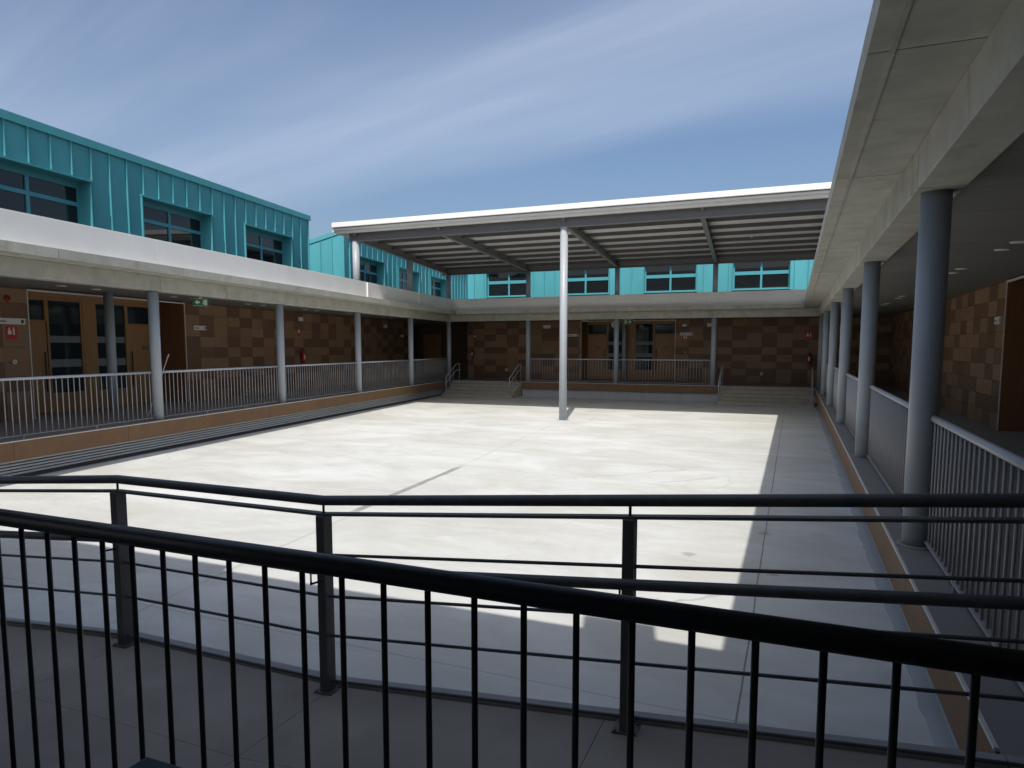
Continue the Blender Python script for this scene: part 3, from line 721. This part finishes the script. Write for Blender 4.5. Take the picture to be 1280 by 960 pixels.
ibeam(MB(), (lx(31.2)-0.3, 31.2, rz0-0.01), (1.3, 31.2, rz0-0.01), 0.30, 0.15).build('rear_beam', M['steel'], cp)
def roof_z(y): return 5.86 + (y-cap_y)*(-0.027)
for k in range(8):
    y = 22.0 + k*1.27
    mb = MB(); x0, x1 = lx(y)-0.55, 1.4; z = roof_z(y)
    mb.box(x0, x1, y-0.04, y+0.04, z-0.125, z-0.001)
    mb.build('purlin', M['purlin'], cp)
ex0, ex1 = 20.93, 31.62
for a, b in segs(-15.6, 1.6, 1.15):
    def px(v, y): return v if v > -15.5 else lx(y)-0.72
    mb = MB(); o = 0
    za, zb = roof_z(ex0+0.05), roof_z(ex1)
    pa, pb = px(a, ex0), px(a, ex1)
    if a > -15.5: pa, pb = a+0.001, a+0.001
    else: pa, pb = lx(ex0)-0.72, lx(ex1)-0.72
    if -15.5 < a: pb = a - 0.0
    mb.v = [(pa, ex0+0.05, za), (b-0.001, ex0+0.05, za), (b-0.001, ex1, zb), (pb, ex1, zb), (pa, ex0+0.05, za+0.06), (b-0.001, ex0+0.05, za+0.06), (b-0.001, ex1, zb+0.06), (pb, ex1, zb+0.06)]
    mb.f = [(3, 2, 1, 0), (4, 5, 6, 7), (0, 1, 5, 4), (1, 2, 6, 5), (2, 3, 7, 6), (3, 0, 4, 7)]; mb.s = [False]*6
    mb.build('deck_sheet', M['deck'], cp)
xl0, xr0 = lx(20.9)-0.75, 1.65
bevel(MB().box(xl0, xr0, 20.90, 20.965, 5.955, 6.125).build('front_fascia', M['white'], cp), 0.012, 2)
bevel(MB().box(xl0+0.02, xr0, 21.12, 21.15, 5.775, 6.05).build('gutter_face', M['white'], cp), 0.008, 2)
MB().box(xl0+0.02, xr0, 21.152, 21.24, 5.772, 5.79).build('gutter_base', M['deck'], cp)
MB().box(xl0, xr0, 20.967, 21.30, 6.07, 6.118).build('roof_flashing', M['white'], cp)
mb = MB()
mb.v = [(lx(20.97)-0.75, 20.97, 5.80), (lx(20.97)-0.71, 20.97, 5.80), (lx(31.62)-0.71, 31.62, 5.53), (lx(31.62)-0.75, 31.62, 5.53),
        (lx(20.97)-0.75, 20.97, 6.06), (lx(20.97)-0.71, 20.97, 6.06), (lx(31.62)-0.71, 31.62, 5.79), (lx(31.62)-0.75, 31.62, 5.79)]
mb.f = [(3, 2, 1, 0), (4, 5, 6, 7), (0, 1, 5, 4), (1, 2, 6, 5), (2, 3, 7, 6), (3, 0, 4, 7)]; mb.s = [False]*6
mb.build('side_fascia', M['white'], cp)
# columns and posts
def post(x, y, z0, z1, r, name='post'):
    return MB().lathe([(r, z0), (r, z1)], 28).build(name, M['column'], cp, (x, y, 0))
cc = post(-6.97, 21.45, ZF+0.001, bz0-0.002, 0.125, 'column')
MB().box(-0.17, 0.17, -0.17, 0.17, ZF+0.001, ZF+0.014).build('base_plate', M['column'], cc)
for t in (10, 15, 20):
    p = lp(0.0, t); post(p.x, p.y, SLAB, bz0 if t == 10 else (5.44 if t == 15 else rz0), 0.13)
for x in FX + [1.03]: post(x, 31.2, SLAB, rz0-0.012, 0.11)
post(1.03, cap_y, SLAB, bz0-0.002, 0.125)
for t in (10, 15):
    p = lp(0.435, t); MB().box(-0.012, 0.03, -0.05, 0.05, 0, PAR-SLAB-0.02).build('post_flashing', M['white'], cp, (p.x, p.y, SLAB), (0, 0, TH))
MB().box(-0.04, 0.04, -0.06, 0.06, -0.06, 0).box(-0.012, 0.012, -0.012, 0.012, 0, 0.10).build('canopy_lamp', M['plate'], cp, (-1.55, 26.2, roof_z(26.2)-0.11))

# ------------------------------------------------------------------ small things
def local(frame, x, y, z): return Matrix.Translation(frame[0]) @ Matrix.Rotation(frame[1], 4, 'Z') @ Vector((x, y, z))
# downlights
dl = MB().lathe([(0.070, -0.006), (0.095, -0.012), (0.100, -0.004), (0.100, 0.0)], 24).mesh('downlight', M['lampw'])
ORD = ['first', 'second', 'third', 'fourth', 'fifth', 'sixth', 'seventh', 'eighth', 'ninth', 'tenth', 'eleventh', 'twelfth']
def downlights(frame, x, ys, where, z=CEIL):
    for i, y in enumerate(ys):
        o = link('downlight', dl, None, local(frame, x, y, z-0.0005), (0, 0, frame[1]))
        tag(o, f'{ORD[i]} round white downlight from the camera in the {where} gallery ceiling', 'downlight', f'downlights of the {where} gallery')
downlights(RIGHT, -1.62, [ry(y) for y in (10.9, 11.65, 14.2, 14.95, 17.6, 18.4, 21.2, 22.0, 24.6, 25.4)], 'right')
downlights(LEFT, -1.9, [-0.6, 0.35, 2.9, 3.7, 6.2, 7.0, 9.6, 10.4, 13.0, 13.8, 16.4, 17.2], 'left')
# fire extinguishers
def extinguisher(label, frame, x, y, z):
    root = thing('fire_extinguisher', label, 'extinguisher', local(frame, x, y, z), frame[1], 'wall extinguishers')
    MB().lathe([(0.055, 0), (0.075, 0.02), (0.075, 0.40), (0.06, 0.45), (0.025, 0.48), (0.025, 0.52)], 20).build('cylinder', M['red'], root, (0.10, 0, 0))
    MB().box(0.08, 0.16, -0.02, 0.02, 0.521, 0.56).build('valve', M['rubber'], root)
    MB().tube([(0.15, 0.02, 0.53), (0.19, 0.07, 0.45), (0.19, 0.08, 0.2), (0.16, 0.08, 0.08)], 0.012, 8).build('hose', M['rubber'], root)
    MB().box(0.17, 0.18, -0.04, 0.04, 0.16, 0.34).build('instruction_label', M['plate'], root)
    MB().box(0.0, 0.04, -0.05, 0.05, 0.2, 0.3).build('bracket', M['rubber'], root)
W1 = 0.017
extinguisher('red fire extinguisher on the left gallery wall', LEFT, -3.03+W1, 11.05, 1.03)
extinguisher('red fire extinguisher at the left end of the far wall', FAR, -3.0+W1, fy(-16.27), 1.05)
extinguisher('red fire extinguisher on the far wall above the right stairs', FAR, -3.0+W1, fy(0.64), 0.9)
# fire signs
def fire_sign(label, frame, x, y, z, s=0.24):
    root = thing('fire_sign', label, 'sign', local(frame, x, y, z), frame[1], 'red fire equipment signs')
    MB().box(0, 0.006, -s/2, s/2, 0, s*1.15).build('panel', M['red'], root)
    a = MB(); a.box(0.0062, 0.008, -s*0.34, -s*0.02, s*0.42, s*0.78).box(0.0062, 0.008, -s*0.26, -s*0.12, s*0.80, s*1.0)
    a.box(0.0062, 0.008, s*0.12, s*0.30, s*0.38, s*0.92).box(0.0062, 0.008, s*0.16, s*0.26, s*0.94, s*1.04)
    a.build('pictogram', M['plate'], root)
fire_sign('red sign under the white plate on the left wall at the photo edge', LEFT, -3.03+W1, -0.93, 1.85, 0.26)
fire_sign('red sign above the extinguisher on the left gallery wall', LEFT, -3.03+W1, 10.95, 2.12)
fire_sign('red sign above the extinguisher at the left end of the far wall', FAR, -3.0+W1, fy(-16.17), 2.12, 0.2)
fire_sign('red sign under the white plate right of the far entrance', FAR, -3.0+W1, fy(-4.90), 1.98, 0.26)
fire_sign('red sign above the extinguisher by the right stairs', FAR, -3.0+W1, fy(0.60), 2.04, 0.30)
# room plates
def plate(label, frame, x, y, z, ww=0.6, h=0.13):
    root = thing('room_plate', label, 'sign', local(frame, x, y, z), frame[1], 'white room plates beside doors')
    MB().box(0, 0.02, -ww/2, ww/2, 0, h).build('panel', M['plate'], root)
    a = MB(); a.box(0.0202, 0.021, -ww*0.42, -ww*0.10, h*0.35, h*0.55).box(0.0202, 0.021, ww*0.36, ww*0.45, h*0.22, h*0.78)
    a.build('print', M['plate_dark'], root)
plate('white room plate left of the left entrance, at the photo edge', LEFT, -3.03+W1, -0.97, 2.19, 0.76, 0.135)
plate('white room plate right of the left entrance', LEFT, -3.03+W1, 5.28, 2.20, 0.55, 0.14)
plate('white room plate left of the far entrance behind the centre column', FAR, -3.0+W1, fy(-10.6), 2.22, 0.6, 0.12)
plate('white room plate right of the far entrance', FAR, -3.0+W1, fy(-4.85), 2.24, 0.62, 0.14)
plate('white room plate on the right gallery wall beside the brown recess', RIGHT, XW+W1, ry(17.05), 2.16, 0.42, 0.15)
# emergency lights and other white wall boxes
def wallbox(name, label, cat, frame, x, y, z, ww, h, d=0.06, group=None):
    root = thing(name, label, cat, local(frame, x, y, z), frame[1], group)
    bevel(MB().box(0, d, -ww/2, ww/2, 0, h).build('housing', M['plate'], root), 0.008, 2)
    MB().box(d+0.0005, d+0.006, -ww*0.40, ww*0.40, h*0.2, h*0.8).build('cover', M['lampw'], root)
EG = 'white emergency light boxes'
wallbox('emergency_light', 'white box light above the red sign on the left wall', 'light', LEFT, -3.03+W1, 11.05, 2.68, 0.30, 0.17, group=EG)
wallbox('emergency_light', 'white box light high on the left wall near its far end', 'light', LEFT, -3.03+W1, 18.9, 2.62, 0.30, 0.17, group=EG)
wallbox('emergency_light', 'small white box on the left wall beside the dark passage', 'light', LEFT, -3.03+W1, 21.0, 2.2, 0.28, 0.12, group=EG)
wallbox('emergency_light', 'white box light on the far wall left of the centre column', 'light', FAR, -3.0+W1, fy(-12.0), 2.64, 0.40, 0.18, group=EG)
wallbox('emergency_light', 'smaller white box right of the far entrance', 'light', FAR, -3.0+W1, fy(-4.95), 2.66, 0.20, 0.13, group=EG)
wallbox('emergency_light', 'white box light on the far wall beside the right far column', 'light', FAR, -3.0+W1, fy(-3.72), 2.64, 0.34, 0.18, group=EG)
SG = 'small round wall sockets'
def socket(label, frame, x, y, z, r=0.06):
    root = thing('wall_socket', label, 'socket', local(frame, x, y, z), frame[1], SG)
    me = MB().lathe([(r, 0), (r, 0.03), (r*0.7, 0.04)], 16).build('cover', M['plate'], root, rot=(0, math.pi/2, 0))
    MB().lathe([(r*0.3, 0.0405), (r*0.3, 0.042)], 10).build('hole', M['rubber'], root, rot=(0, math.pi/2, 0))
socket('white round socket on the far wall above the left stairs', FAR, -3.0+W1, fy(-14.32), 0.46, 0.07)
socket('white round socket low on the far wall above the right stairs', FAR, -3.0+W1, fy(-1.37), 0.44, 0.08)
socket('white round socket right of the far entrance below the red sign', FAR, -3.0+W1, fy(-4.9), 1.43, 0.04)
socket('white socket on the left wall below the red sign', LEFT, -3.03+W1, -0.92, 1.34, 0.055)
# alarm bell
ab = thing('alarm_bell', 'round red alarm bell high on the left wall', 'alarm', local(LEFT, -3.03+W1, -0.98, 2.76), TH)
MB().lathe([(0.075, 0), (0.075, 0.02), (0.06, 0.05), (0.02, 0.065)], 20).build('gong', M['red'], ab, rot=(0, math.pi/2, 0))
MB().lathe([(0.03, 0.0655), (0.03, 0.075)], 12).build('centre_cap', M['rubber'], ab, rot=(0, math.pi/2, 0))
# exit signs
def exit_sign(label, loc, rz, ww, h, arrow=-1):
    root = thing('exit_sign', label, 'sign', loc, rz, 'green exit signs')
    MB().box(-0.015, 0.015, -ww/2, ww/2, 0, h).build('panel', M['green'], root)
    MB().box(-0.010, 0.010, -0.04, 0.04, h+0.0005, h+0.30).build('hanger', M['plate'], root)
    x0, x1 = 0.0152, 0.017
    MB().box(x0, x1, -ww*0.47, ww*0.47, h*0.03, h*0.08).box(x0, x1, -ww*0.47, ww*0.47, h*0.92, h*0.97).build('border', M['plate'], root)
    c = -ww*0.20 if arrow < 0 else ww*0.2
    a = MB(); s = -1 if arrow < 0 else 1
    a.prism([(c+s*ww*0.18, h*0.5), (c, h*0.80), (c, h*0.62), (c-s*ww*0.15, h*0.62), (c-s*ww*0.15, h*0.38), (c, h*0.38), (c, h*0.20)], x0, x1, axis=0)
    a.build('arrow', M['lampw'], root)
    c2 = -c*1.2
    b = MB(); b.box(x0, x1, c2-ww*0.02, c2+ww*0.16, h*0.18, h*0.82)
    b.build('door_pictogram', M['lampw'], root)
    r = MB(); r.lathe([(h*0.07, 0), (h*0.07, 0.002)], 10).build('runner_head', M['green'] if False else M['lampw'], root, (x0, c2-ww*0.06, h*0.74), (0, math.pi/2, 0))
    p = MB(); p.prism([(c2-ww*0.10, h*0.64), (c2-ww*0.03, h*0.64), (c2-ww*0.05, h*0.42), (c2-ww*0.02, h*0.20), (c2-ww*0.06, h*0.20), (c2-ww*0.09, h*0.38), (c2-ww*0.14, h*0.24), (c2-ww*0.17, h*0.28), (c2-ww*0.11, h*0.44)], x0, x1, axis=0)
    p.build('runner', M['lampw'], root)
exit_sign('green exit sign with white arrow hanging in the left gallery', local(LEFT, -1.3, 3.22, 2.80), TH-R(35), 0.42, 0.215, -1)
exit_sign('exit sign hanging in front of the far entrance', local(FAR, -1.6, fy(-7.43), 2.76), -math.pi/2, 0.50, 0.24, 1)
# round loudspeaker hanging left of the far centre column
sp = thing('round_speaker', 'white round speaker hanging beside the middle far column', 'lamp', local(FAR, -1.6, fy(-8.06), 2.66), -math.pi/2)
MB().lathe([(0.16, 0.0), (0.16, 0.06), (0.10, 0.10)], 24).build('drum', M['plate'], sp, (0, 0, 0.10), (0, math.pi/2, 0))
MB().lathe([(0.07, 0.0), (0.07, 0.012)], 18).build('centre', M['rail'], sp, (0.101, 0, 0.10), (0, math.pi/2, 0))
MB().box(-0.01, 0.03, -0.02, 0.02, 0.262, 0.41).build('hanger', M['plate'], sp)
# leaning pole
pl = thing('leaning_pole', 'thin white pole leaning beside the nearest left column', 'pole', local(LEFT, -0.75, 0.50, 0.0), TH)
MB().tube([(0, 0, 0.0), (0.10, 0.62, 1.42)], 0.013, 10).build('shaft', M['plate'], pl)
MB().tube([(0.10, 0.62, 1.4205), (0.106, 0.66, 1.50)], 0.016, 10).build('grip', M['nosing'], pl)
# litter bin at the foot of the near railing
bn = thing('litter_bin', 'navy blue box-shaped bin at the bottom left edge, by the near railing', 'bin', (-1.56, 1.19, 0))
bevel(MB().box(-0.068, 0.062, -0.105, 0.102, 0.001, 0.515).build('body', M['navy'], bn), 0.010, 3)
bevel(MB().box(-0.076, 0.070, -0.112, 0.110, 0.516, 0.550).build('lid', M['navy'], bn), 0.010, 3)
bevel(MB().box(0.0715, 0.105, -0.06, 0.085, 0.50, 0.535).build('lid_tab', M['rubber'], bn), 0.006, 2)
